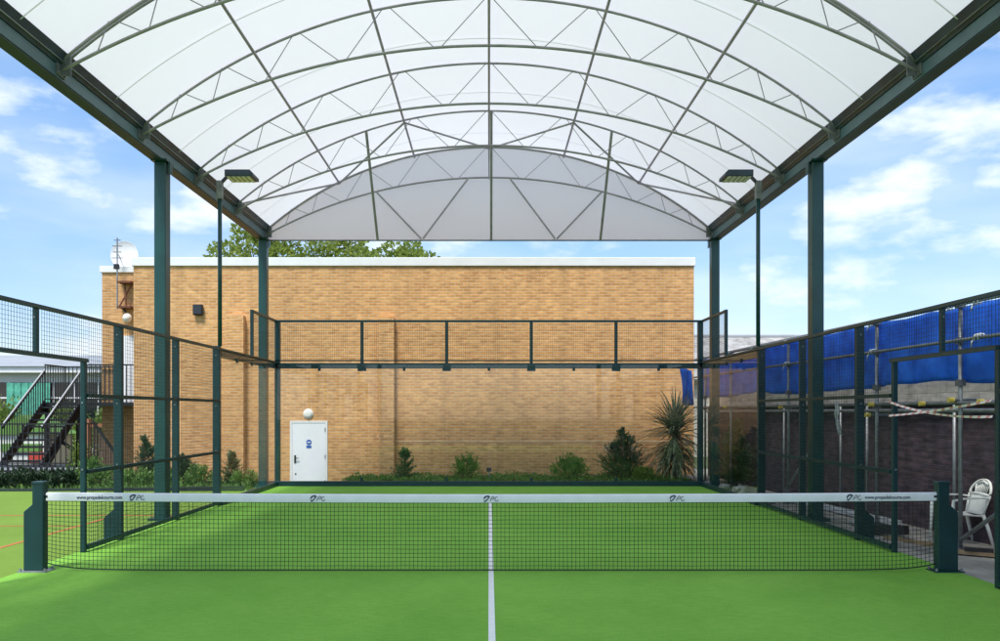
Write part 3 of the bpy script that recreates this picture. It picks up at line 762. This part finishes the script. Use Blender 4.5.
for i, y in enumerate(PO):
    x = sx(y)
    p = MB().tube([(x, y, 0), (x, y, 3.16)], .026, 8).build('upright', 'galv', sc, smooth=True)
    q = MB()
    for z in (3.12, 2.66, 2.12, 1.84): q.box(x-.045, x+.045, y-.045, y+.045, z-.04, z+.04)
    q.each('coupler', 'galv_dull', p)
    MB().box(x-.08, x+.08, y-.08, y+.08, -.02, .012).build('foot_plate', 'galv_dull', p)
def ledger(z, off, m='galv', r=.024, y0=-7, y1=12.4): 
    MB().tube([(sx(y0)+off, y0, z), (sx(y1)+off, y1, z)], r, 8).build('ledger', m, sc, smooth=True)
ledger(3.12, -.05); ledger(3.26, .5, 'galv'); ledger(2.66, -.05, 'galv_dull'); ledger(1.86, -.05, 'galv_dull'); ledger(1.765, .30, 'galv', .028)
for y in (2.3, 4.6, 5.5, 7.9):
    MB().tube([(sx(y)+.45, y, 0), (sx(y)+.45, y, 1.85)], .022, 8).build('upright', 'galv', sc, smooth=True)
MB().tube([(sx(1.5)-.03, 1.4, .12), (sx(-.3)-.03, -.4, 1.25)], .026, 8).build('diagonal', 'galv', sc, smooth=True)
MB().tube([(sx(6.9), 6.9, .1), (sx(5.6), 5.55, 1.15)], .024, 8).build('diagonal', 'galv', sc, smooth=True)
for y, z in ((.35, 1.87), (.9, 1.87), (1.47, 1.9), (2.1, 1.86), (3.4, 1.86), (3.5, 1.70), (5.4, 1.86), (6.7, 1.84), (9.8, 1.86)):
    MB().tube([(sx(y)+.2, y, z), (sx(y)-.09, y, z)], .022, 8).build('transom', 'galv_dull', sc)
    MB().tube([(sx(y)-.085, y, z), (sx(y)-.155, y, z)], .034, 8).build('end_cap', 'yellow', sc)

# pleated blue tarpaulin tied to the scaffold
tb = MB(); ny = 150; nz = 14; vs = []
random.seed(5)
ph = [random.uniform(0, 6) for _ in range(6)]
for j in range(nz+1):
    f = j/nz
    for i in range(ny+1):
        y = -6.5+18.6*i/ny
        sag = .035*math.sin(y*2.0+ph[0])+.02*math.sin(y*5.1+ph[1])
        z0 = 2.12+.03*math.sin(y*1.1+ph[2])+sag*.5; z1 = 3.12+.025*abs(math.sin(y*math.pi/1.1))*-1
        z = z1+(z0-z1)*f
        fold = (.028*math.sin(y*7.3+2.0*f+ph[3])+.018*math.sin(y*17+3*f+ph[4])+.03*math.sin(z*6+y*1.3))*(.25+f*.9)
        vs.append((sx(y)+.06+fold, y, z))
n = ny+1
tb.add(vs, [(j*n+i, j*n+i+1, (j+1)*n+i+1, (j+1)*n+i) for j in range(nz) for i in range(ny)])
tarp = tb.build('blue_tarpaulin', 'tarp', smooth=True)
tag(tarp, 'long creased blue tarpaulin tied to the scaffold along the right side', 'tarpaulin', 'blue tarpaulins on the scaffold')
sd = tarp.modifiers.new('thick', 'SOLIDIFY'); sd.thickness = .003
random.seed(9)
for y in (-3.1, -1.7, .35, 1.05, 1.62, 3.5, 5.1, 6.6, 8.3, 9.7, 11.4):      # pale rope ties
    for z in ((3.10, 2.67) if y in (.35, 1.05, 3.5, 6.6) else (3.10,)):
        q = MB(); x = sx(y)-.05; pts = []
        for k in range(15): a = k*.95; pts.append((x+.036*math.cos(a), y+.012*k-.08, z+.036*math.sin(a)))
        pts += [(x-.03, y+.09, z-.06), (x-.02, y+.11, z-.10-.05*random.random())]
        q.tube(pts, .010, 5); q.build('rope_tie', 'white', tarp, smooth=True)
tb = MB(); vs = []
for j in range(13):
    f = j/12
    for i in range(11):
        g = i/10; wd = .34-.16*math.sin(f*math.pi)*.6
        vs.append((5.13+ (g-.5)*wd+.10*f*(1-f)+.05*f, 12.0+.06*math.sin(g*9+f*4), 2.92-1.0*f-.10*g*(1-f)))
tb.add(vs, [(j*11+i, j*11+i+1, (j+1)*11+i+1, (j+1)*11+i) for j in range(12) for i in range(10)])
fl = tb.build('blue_tarpaulin', 'tarp', smooth=True); tag(fl, 'short twisted end of blue tarpaulin hanging by the brick corner above the spiky plant', 'tarpaulin', 'blue tarpaulins on the scaffold')
sd = fl.modifiers.new('thick', 'SOLIDIFY'); sd.thickness = .003
# pale sheets hanging from the ledger
for y, lab, zz in ((10.6, 'crumpled pale sheet hanging on the scaffold behind the corner glass', 1.15), (4.55, 'narrow pale strip of sheeting hanging on the scaffold behind the mesh fence', 1.36)):
    q = MB(); vs = []
    wd = .40 if y > 8 else .10
    for j in range(7):
        for i in range(5):
            vs.append((sx(y)-.10+.03*math.sin(i*2+j*1.3)+.01*j, y-wd/2+wd*i/4, 1.92-(1.92-zz)*j/6+.015*math.sin(i*3)))
    q.add(vs, [(j*5+i, j*5+i+1, (j+1)*5+i+1, (j+1)*5+i) for j in range(6) for i in range(4)])
    o = q.build('plastic_sheet', 'paper', smooth=True); tag(o, lab, 'sheet'); sd = o.modifiers.new('thick', 'SOLIDIFY'); sd.thickness = .003

# barrier tape across the right gate opening
def tape(pts, label):
    q = MB(); n = 60
    def at(t):
        (a, b, s_) = pts; a = Vector(a); b = Vector(b); p = a.lerp(b, t); p.z -= s_*4*t*(1-t); tw = 1.1*math.sin(t*7)
        d = Vector((math.sin(tw)*.6, 0, 1)).normalized()*.013; return p-d, p+d
    for i in range(n):
        l0, h0 = at(i/n); l1, h1 = at((i+1)/n); e = Vector((-.0015, 0, 0))
        q.add([l0, l1, h1, h0, l0+e, l1+e, h1+e, h0+e], [(0,1,2,3),(7,6,5,4),(0,4,5,1),(2,6,7,3)])
    o = q.build('barrier_tape', 'tape'); tag(o, label, 'barrier tape', 'red and white tapes across the gate')
tape(((4.985, 1.16, 1.87), (4.985, -.86, 1.70), .06), 'red and white tape sagging from high on the gate post to lower right')
tape(((4.975, 1.16, 1.70), (4.975, -.86, 1.86), .02), 'red and white tape rising taut from low on the gate post to upper right')

# white plastic chair
ch = thing('plastic_chair', (6.33, 1.95, -.02), 'white plastic garden chair with slotted round back by the dark wall', 'chair', rz=R(-92))
def local(mb, name, parent, **k): return mb.build(name, 'white', parent, loc=(0, 0, 0), **k)
q = MB(); vs = []      # chair faces local -y
for j in range(7):
    for i in range(9):
        u = (i/8-.5); v = j/6; wd = .46-.05*v
        vs.append((u*wd, -.22+.44*v, .435-.035*v-.018*(1-(2*u)**2)+(.0 if j else -.012)))
q.add(vs, [(j*9+i, j*9+i+1, (j+1)*9+i+1, (j+1)*9+i) for j in range(6) for i in range(8)])
s_ = local(q, 'seat', ch, smooth=True); sd = s_.modifiers.new('t', 'SOLIDIFY'); sd.thickness = .02
def bk(x, z): return (x, .20+(z-.40)*.28+.10*0-.35*x*x*0.8, z)
q = MB()
ring = []
for k in range(25):
    a = math.pi*k/24; ring.append(bk(.235*math.cos(a), .66+.20*math.sin(a)))
ring = [bk(.20, .42)] + [bk(.215, .55)] + ring + [bk(-.215, .55)] + [bk(-.20, .42)]
q.tube(ring, .018, 6)
for k in range(8):
    x = -.15+.30*k/7; zt = .66+.20*math.sqrt(max(0, 1-(x/.235)**2))
    q.bar(bk(x*.8, .66), bk(x, zt), .024, .008)
vs = []
for j in range(6):
    for i in range(9):
        x = (i/8-.5)*(.38+.02*j/5); vs.append(bk(x, .40+.27*j/5))
q.add(vs, [(j*9+i, j*9+i+1, (j+1)*9+i+1, (j+1)*9+i) for j in range(5) for i in range(8)])
q.tube([bk(-.225, .665), bk(0, .668), bk(.225, .665)], .016, 6)
q.tube([bk(-.12, .80), bk(0, .835), bk(.12, .80)], .02, 6)
b_ = local(q, 'backrest', ch, smooth=True); sd = b_.modifiers.new('t', 'SOLIDIFY'); sd.thickness = .006
for s in (-1, 1):
    q = MB(); pts = [bk(s*.215, .62), (s*.27, .12, .635), (s*.28, -.10, .63), (s*.27, -.23, .60)]
    for a, b in zip(pts[:-1], pts[1:]): q.bar(a, b, .055, .018)
    local(q, 'armrest', ch)
    q = MB().tube([(s*.27, -.23, .61), (s*.265, -.24, .42), (s*.25, -.27, 0)], [.02, .026, .018], 6); local(q, 'leg', ch, smooth=True)
    q = MB().tube([(s*.20, .19, .41), (s*.225, .25, .2), (s*.24, .30, 0)], [.026, .024, .018], 6); local(q, 'leg', ch, smooth=True)

# things lying on the paving
def plank(a, b, w_, h_, m, label, cat='plank'):
    o = MB().bar(a, b, w_, h_).build('plank', m); tag(o, label, cat, 'timber lying beside the court'); return o
plank((5.75, 1.15, .02), (6.2, .85, .02), .12, .04, 'timber', 'light timber plank on the paving below the scaffold foot')
plank((5.85, 1.05, .062), (6.12, .92, .062), .10, .04, 'darkwood', 'short dark block lying on the light timber plank')
plank((5.35, 2.0, .06), (5.5, 1.15, .10), .05, .05, 'timber', 'thin pale batten leaning along the right fence foot')
plank((5.45, 2.9, .05), (5.85, 2.4, .09), .16, .12, 'darkwood', 'thick dark timber baulk beside the right fence')
plank((6.3, 3.6, .03), (5.9, 7.5, .03), .22, .06, 'paper', 'grey weathered board lying along the scaffold feet')
plank((6.45, 1.0, .03), (6.60, -.4, .06), .20, .04, 'paper', 'bent grey board on the paving behind the chair')
random.seed(8)
spots = [(5.35, 9.3, .12), (5.45, 8.6, .14), (5.3, 7.9, .10), (5.6, 8.9, .12), (5.28, 10.2, .12), (5.5, 7.2, .10), (5.42, 6.6, .09), (5.7, 5.2, .10), (5.5, 4.7, .09), (5.7, 3.6, .09)]
for i, (x, y, r) in enumerate(spots):
    bm = bmesh.new(); bmesh.ops.create_icosphere(bm, subdivisions=2, radius=r)
    for v in bm.verts:
        k = 1+random.uniform(-.22, .22); v.co = Vector((v.co.x*k, v.co.y*k*1.25, v.co.z*k*.6))
    me = bpy.data.meshes.new('rubble_lump'); bm.to_mesh(me); bm.free(); me.materials.append(M['rubble'])
    o = bpy.data.objects.new('rubble_lump', me); C.objects.link(o); o.location = (x, y, r*.4)
    o['group'] = 'rubble along the right glass wall'; o['category'] = 'rubble'
    o['label'] = 'pale lump of rubble lying between right court side and scaffold'

# far right roof
fr = thing('pale_roofed_building', (14, 33, -.5), 'low building with a weathered whitish pitched roof beyond the blue tarpaulin', 'building')
MB().box(6.2, 17.2, 31.5, 40, -.52, 3.5).build('wall', 'block', fr)
rf = MB(); ncr = 70; vs = []
for i in range(ncr+1):
    x = 5.8+11.7*i/ncr; b = .03*math.sin(i*math.pi)
    vs += [(x, 31.0, 3.4), (x, 35.6, 5.95), (x, 40.4, 3.4)]
rf.add(vs, [(3*i, 3*i+1, 3*i+4, 3*i+3) for i in range(ncr)]+[(3*i+1, 3*i+2, 3*i+5, 3*i+4) for i in range(ncr)])
r_ = rf.build('roof', 'oldroof', fr); sd = r_.modifiers.new('t', 'SOLIDIFY'); sd.thickness = .12
MB().tube([(5.8, 35.6, 5.97), (17.5, 35.6, 5.97)], .12, 8).build('ridge', 'roofgrey', r_)
# ------------------------------------------------------------------ vegetation
def leafquad(mb, p, d, size, asp=.5):
    d = d.normalized(); s = d.cross(Vector((random.uniform(-1,1), random.uniform(-1,1), random.uniform(-1,1))))
    if s.length < .01: s = Vector((1,0,0))
    s = s.normalized()*size*asp*.5; t = d*size
    mb.add([p-s*.3, p+t*.5-s, p+t, p+t*.5+s], [(0,1,2,3)])
def rnd(): 
    while True:
        v = Vector((random.uniform(-1,1), random.uniform(-1,1), random.uniform(-1,1)))
        if .05 < v.length < 1: return v
def clumps(mb, cl, per, size, upb=.3, asp=.55):
    for c, r in cl:
        c = Vector(c); r = Vector(r)
        for _ in range(per):
            v = rnd(); v = v.normalized()*(v.length**.5); p = c+Vector((v.x*r.x, v.y*r.y, v.z*r.z))
            leafquad(mb, p, v+Vector((0,0,upb))+rnd()*.7, size*random.uniform(.6, 1.3), asp)
def plant(name, loc, label, cat, group=None): return thing(name, loc, label, cat, group)

def tree(x, y, h, crown, label, seed, dens=1.0):
    random.seed(seed); o = plant('leafy_tree', (x, y, -.5), label, 'tree', 'trees behind the brick building')
    tk = MB().tube([(x, y, -.5), (x+.1, y, h*.35), (x-.1, y+.1, h*.6), (x, y, h*.85)], [.28, .22, .14, .04], 8)
    cl = []
    for k in range(int(46*dens)):
        v = rnd(); v = v.normalized()*(v.length**.6); c = Vector((x+v.x*crown[0], y+v.y*crown[1], h-crown[2]+v.z*crown[2]))
        r = random.uniform(.35, .75); cl.append((c, (r*1.2, r*1.2, r*.8)))
        if k % 2 == 0: tk.tube([(x, y, h*.45+random.uniform(0, h*.2)), c], [.07, .015], 5, False)
    tk.build('trunk', 'bark', o)
    m = MB(); clumps(m, cl, 190, .20, .2, .6); m.build('crown', 'leaf_tree', o)
tree(-10.2, 27.5, 10.6, (2.1, 2.0, 2.6), 'leafy green tree rising behind the roof just right of the left column', 21)
tree(-7.0, 29.0, 10.15, (2.0, 2.0, 2.2), 'leafy tree behind the brick roof, in the middle of the tree row', 22)
tree(-4.0, 30.0, 10.0, (1.7, 1.8, 2.2), 'leafy tree at the right end of the tree row behind the roof', 23)
tree(-13.4, 30.5, 8.5, (.8, 1.0, 1.0), 'small leafy treetop just showing over the white coping', 24, .4)

def conifer(x, y, z0, h, r, label, seed, m='leaf_con', n=2600, sz=.085):
    random.seed(seed); o = plant('conifer_shrub', (x, y, z0), label, 'conifer', 'upright conifers round the court')
    q = MB(); nb = max(90, n//11); tw = MB()
    leaders = [(Vector((x, y, z0)), h)] + [(Vector((x+random.uniform(-.45, .45)*r, y+random.uniform(-.4, .4)*r, z0)), h*random.uniform(.62, .92)) for _ in range(2 if r > .35 else 0)]
    for i in range(nb):      # side branches sweeping up from the leaders, needles along each
        b0, hh = random.choice(leaders); f = .04+.93*random.random()**1.15
        base = b0+Vector((0, 0, hh*f)); a = random.uniform(0, 2*math.pi); L = (r*(1-f)**.85+.05)*random.uniform(.6, 1.25)
        el = random.uniform(.1, .9)+f*.4
        d = Vector((math.cos(a)*math.cos(el), math.sin(a)*math.cos(el), math.sin(el)))
        tip = base+d*L*1.15; tw.tube([base, tip], [.006, .002], 4, False)
        for k in range(28):
            t = .15+.85*random.random(); p = base.lerp(tip, t)+rnd()*.02
            leafquad(q, p, d+rnd()*.75, sz*random.uniform(.6, 1.3)*(1.1-.4*t), .20)
    for b0, hh in leaders:
        for k in range(24): leafquad(q, b0+Vector((0, 0, hh*(.80+.22*random.random())))+rnd()*.015, Vector((0, 0, 1))+rnd()*.6, sz*.8, .2)
    tw.build('branches', 'bark', o)
    q.build('foliage', m, o)
    MB().tube([(x, y, z0-.1), (x, y, z0+h*.7)], [.035, .01], 6).build('stem', 'bark', o)
def at(px, d): return (px-489)*d/F
conifer(at(405, 20.2), 11.48, -.0, .78, .32, 'small feathery blue green conifer before the middle brick buttress', 31, n=1100)
conifer(at(622, 20.0), 11.28, -.0, 1.30, .58, 'broad dark conifer left of the spiky palm, before the brick wall', 32, n=3600)
conifer(5.80, 9.85, -.05, 1.60, .52, 'dark conifer seen through the right corner glass', 33, 'leaf_con', 4200)
conifer(at(143, 20.5), 11.9, -.2, 1.35, .40, 'twin tipped dark conifer by the brick corner on the left', 34, n=2400)
conifer(at(183, 20.3), 11.5, -.2, .85, .45, 'low dark conifer behind the left mesh fence', 35, 'leaf_con', 1800)
conifer(at(232, 20.0), 11.3, -.2, .92, .33, 'slim conifer behind the left glass wall', 36, n=1500)

def shrub(x, y, z0, w, h, label, seed, m='leaf_mid', n=9, per=62, size=.085, d=None, cat='shrub', group='leafy shrubs round the court'):
    random.seed(seed); o = plant('leafy_shrub', (x, y, z0), label, cat, group)
    st = MB(); cl = []
    for k in range(n):
        a = random.uniform(0, 6.28); rr = math.sqrt(random.random())*w*.75
        c = Vector((x+math.cos(a)*rr, y+math.sin(a)*rr*.7, z0+h*random.uniform(.30, .80)*(1-.45*(rr/w))))
        cl.append((c, (w*.36, w*.34, h*.26))); st.tube([(x, y, z0-.05), c], [.014, .006], 5, False)
    q = MB(); clumps(q, cl, per, size, .6, .36)
    for k in range(n*9):      # shoots standing out of the outline
        c, r = random.choice(cl); p = Vector(c); dd = (rnd()*.6+Vector((0,0,1))).normalized()
        for j in range(6): leafquad(q, p+dd*(.06+h*.075*j), dd+rnd()*.9, size, .4)
    q.build('foliage', m, o); st.build('stems', 'bark', o)
shrub(at(467, 20.1), 11.4, 0, .40, .60, 'feathery green shrub beside the garden light before the brick wall', 41)
shrub(at(568, 19.9), 11.2, 0, .62, .60, 'wide bright green shrub left of the broad dark conifer', 42, n=14)
shrub(at(645, 19.6), 10.9, 0, .26, .32, 'small light green shrub between broad conifer and spiky palm', 43, 'leaf_bright')
shrub(at(108, 20.3), 11.0, -.25, .75, .75, 'lush green shrub under the fire escape platform', 44, n=16, size=.11)
shrub(at(150, 20.0), 10.9, -.25, .80, .55, 'spreading green shrub at the foot of the twin conifer', 45, n=16, size=.11)
shrub(at(196, 19.8), 10.8, -.2, .65, .55, 'bushy green shrub behind the second left fence post', 46, n=12)
shrub(at(246, 19.5), 10.7, -.2, .40, .45, 'little green shrub at the foot of the left glass wall', 47)
shrub(at(90, 21.5), 12.2, -.25, .5, 1.1, 'tall pale green shrub beside the fire escape landing', 48, 'leaf_bright', n=12)
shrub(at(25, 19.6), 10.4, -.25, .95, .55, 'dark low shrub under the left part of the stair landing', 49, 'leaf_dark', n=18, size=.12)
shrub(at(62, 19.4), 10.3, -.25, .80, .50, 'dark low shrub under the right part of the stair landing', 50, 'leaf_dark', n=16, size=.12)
shrub(-22.3, 27, -.5, 1.6, 2.9, 'yellow green bush before the green curtain of the white building', 51, 'leaf_bright', n=16, per=220, size=.20)
shrub(-19.4, 27, -.5, 1.7, 2.5, 'yellow green bush before the dark windows, seen through the stair', 52, 'leaf_bright', n=16, per=220, size=.20)
shrub(-16.7, 26.5, -.5, 1.5, 2.4, 'yellow green bush behind the fire escape platform', 53, 'leaf_bright', n=14, per=220, size=.20)
shrub(-26, 27, -.5, 1.5, 2.3, 'yellow green bush at the far left before the white building', 54, 'leaf_bright', n=12, per=220, size=.20)

# ground cover along the bed
random.seed(60); q = MB()
for k in range(5200):
    x = random.uniform(-3.6, 5.0); y = random.uniform(10.5, 12.3)
    hh = .05+.12*(.5+.5*math.sin(x*2.1+1.3*math.sin(x*5)))*random.random()
    leafquad(q, Vector((x, y, random.uniform(0, hh))), rnd()*.6+Vector((0,0,.6)), random.uniform(.05, .11), .5)
tag(q.build('ground_cover', 'leaf_mid'), 'low leafy ground cover along the brick wall bed', 'ground cover', kind='stuff')
random.seed(61); q = MB()
for k in range(5000):
    x = random.uniform(-16, -5.7); y = random.uniform(9.4 if x > -8 else 9.1, 11.2)
    leafquad(q, Vector((x, y, -.25+random.uniform(0, .2))), rnd()*.6+Vector((0,0,.6)), random.uniform(.08, .18), .4)
tag(q.build('ground_cover', 'leaf_mid'), 'rough green ground cover between outer turf and the stair', 'ground cover', kind='stuff')

# spiky palm lily
random.seed(70); PX, PYY = at(675, 20.0), 11.28
o = plant('cordyline_palm', (PX, PYY, 0), 'spiky sword leaved palm lily with drooping skirt by the brick corner', 'palm')
MB().tube([(PX, PYY, -.05), (PX+.02, PYY, .7), (PX, PYY, 1.25)], [.09, .075, .06], 8).build('trunk', 'bark', o)
def sword(mb, base, az, el, L, w_, droop):
    n = 6; pts = []; p = Vector(base); e = el
    for i in range(n+1):
        pts.append(p.copy()); d = Vector((math.cos(az)*math.cos(e), math.sin(az)*math.cos(e), math.sin(e))); p = p+d*L/n; e -= droop/n
    s = Vector((-math.sin(az), math.cos(az), 0)); vs = []
    for i, p in enumerate(pts):
        k = w_*(1-(i/n)**1.6)*(.6+.4*min(1, i/1.5)) + .002; vs += [p-s*k, p+Vector((0,0,-.25*k)), p+s*k]
    mb.add(vs, [f for i in range(n) for f in ((3*i, 3*i+1, 3*i+4, 3*i+3), (3*i+1, 3*i+2, 3*i+5, 3*i+4))])
q = MB()
for k in range(230):
    sword(q, (PX, PYY, random.uniform(1.10, 1.40)), random.uniform(0, 6.28), random.uniform(-.1, 1.45), random.uniform(.85, 1.2), .030, random.uniform(.2, .9))
for k in range(260):
    sword(q, (PX, PYY, random.uniform(.45, 1.15)), random.uniform(0, 6.28), random.uniform(-.7, .5), random.uniform(.75, 1.15), .028, random.uniform(.6, 1.4))
q.build('sword_leaves', 'leaf_sword', o)
# garden light in the bed
o = thing('garden_light', (at(489, 20), 11.1, 0), 'small dark garden light on a stake before the brick wall', 'garden light')
gx = at(489, 20)
MB().tube([(gx, 11.1, 0), (gx, 11.1, .26)], .012, 6).build('stake', 'galv_dull', o)
MB().box(gx-.06, gx+.06, 11.05, 11.15, .26, .36).build('head', 'black', o, bevel=.01)
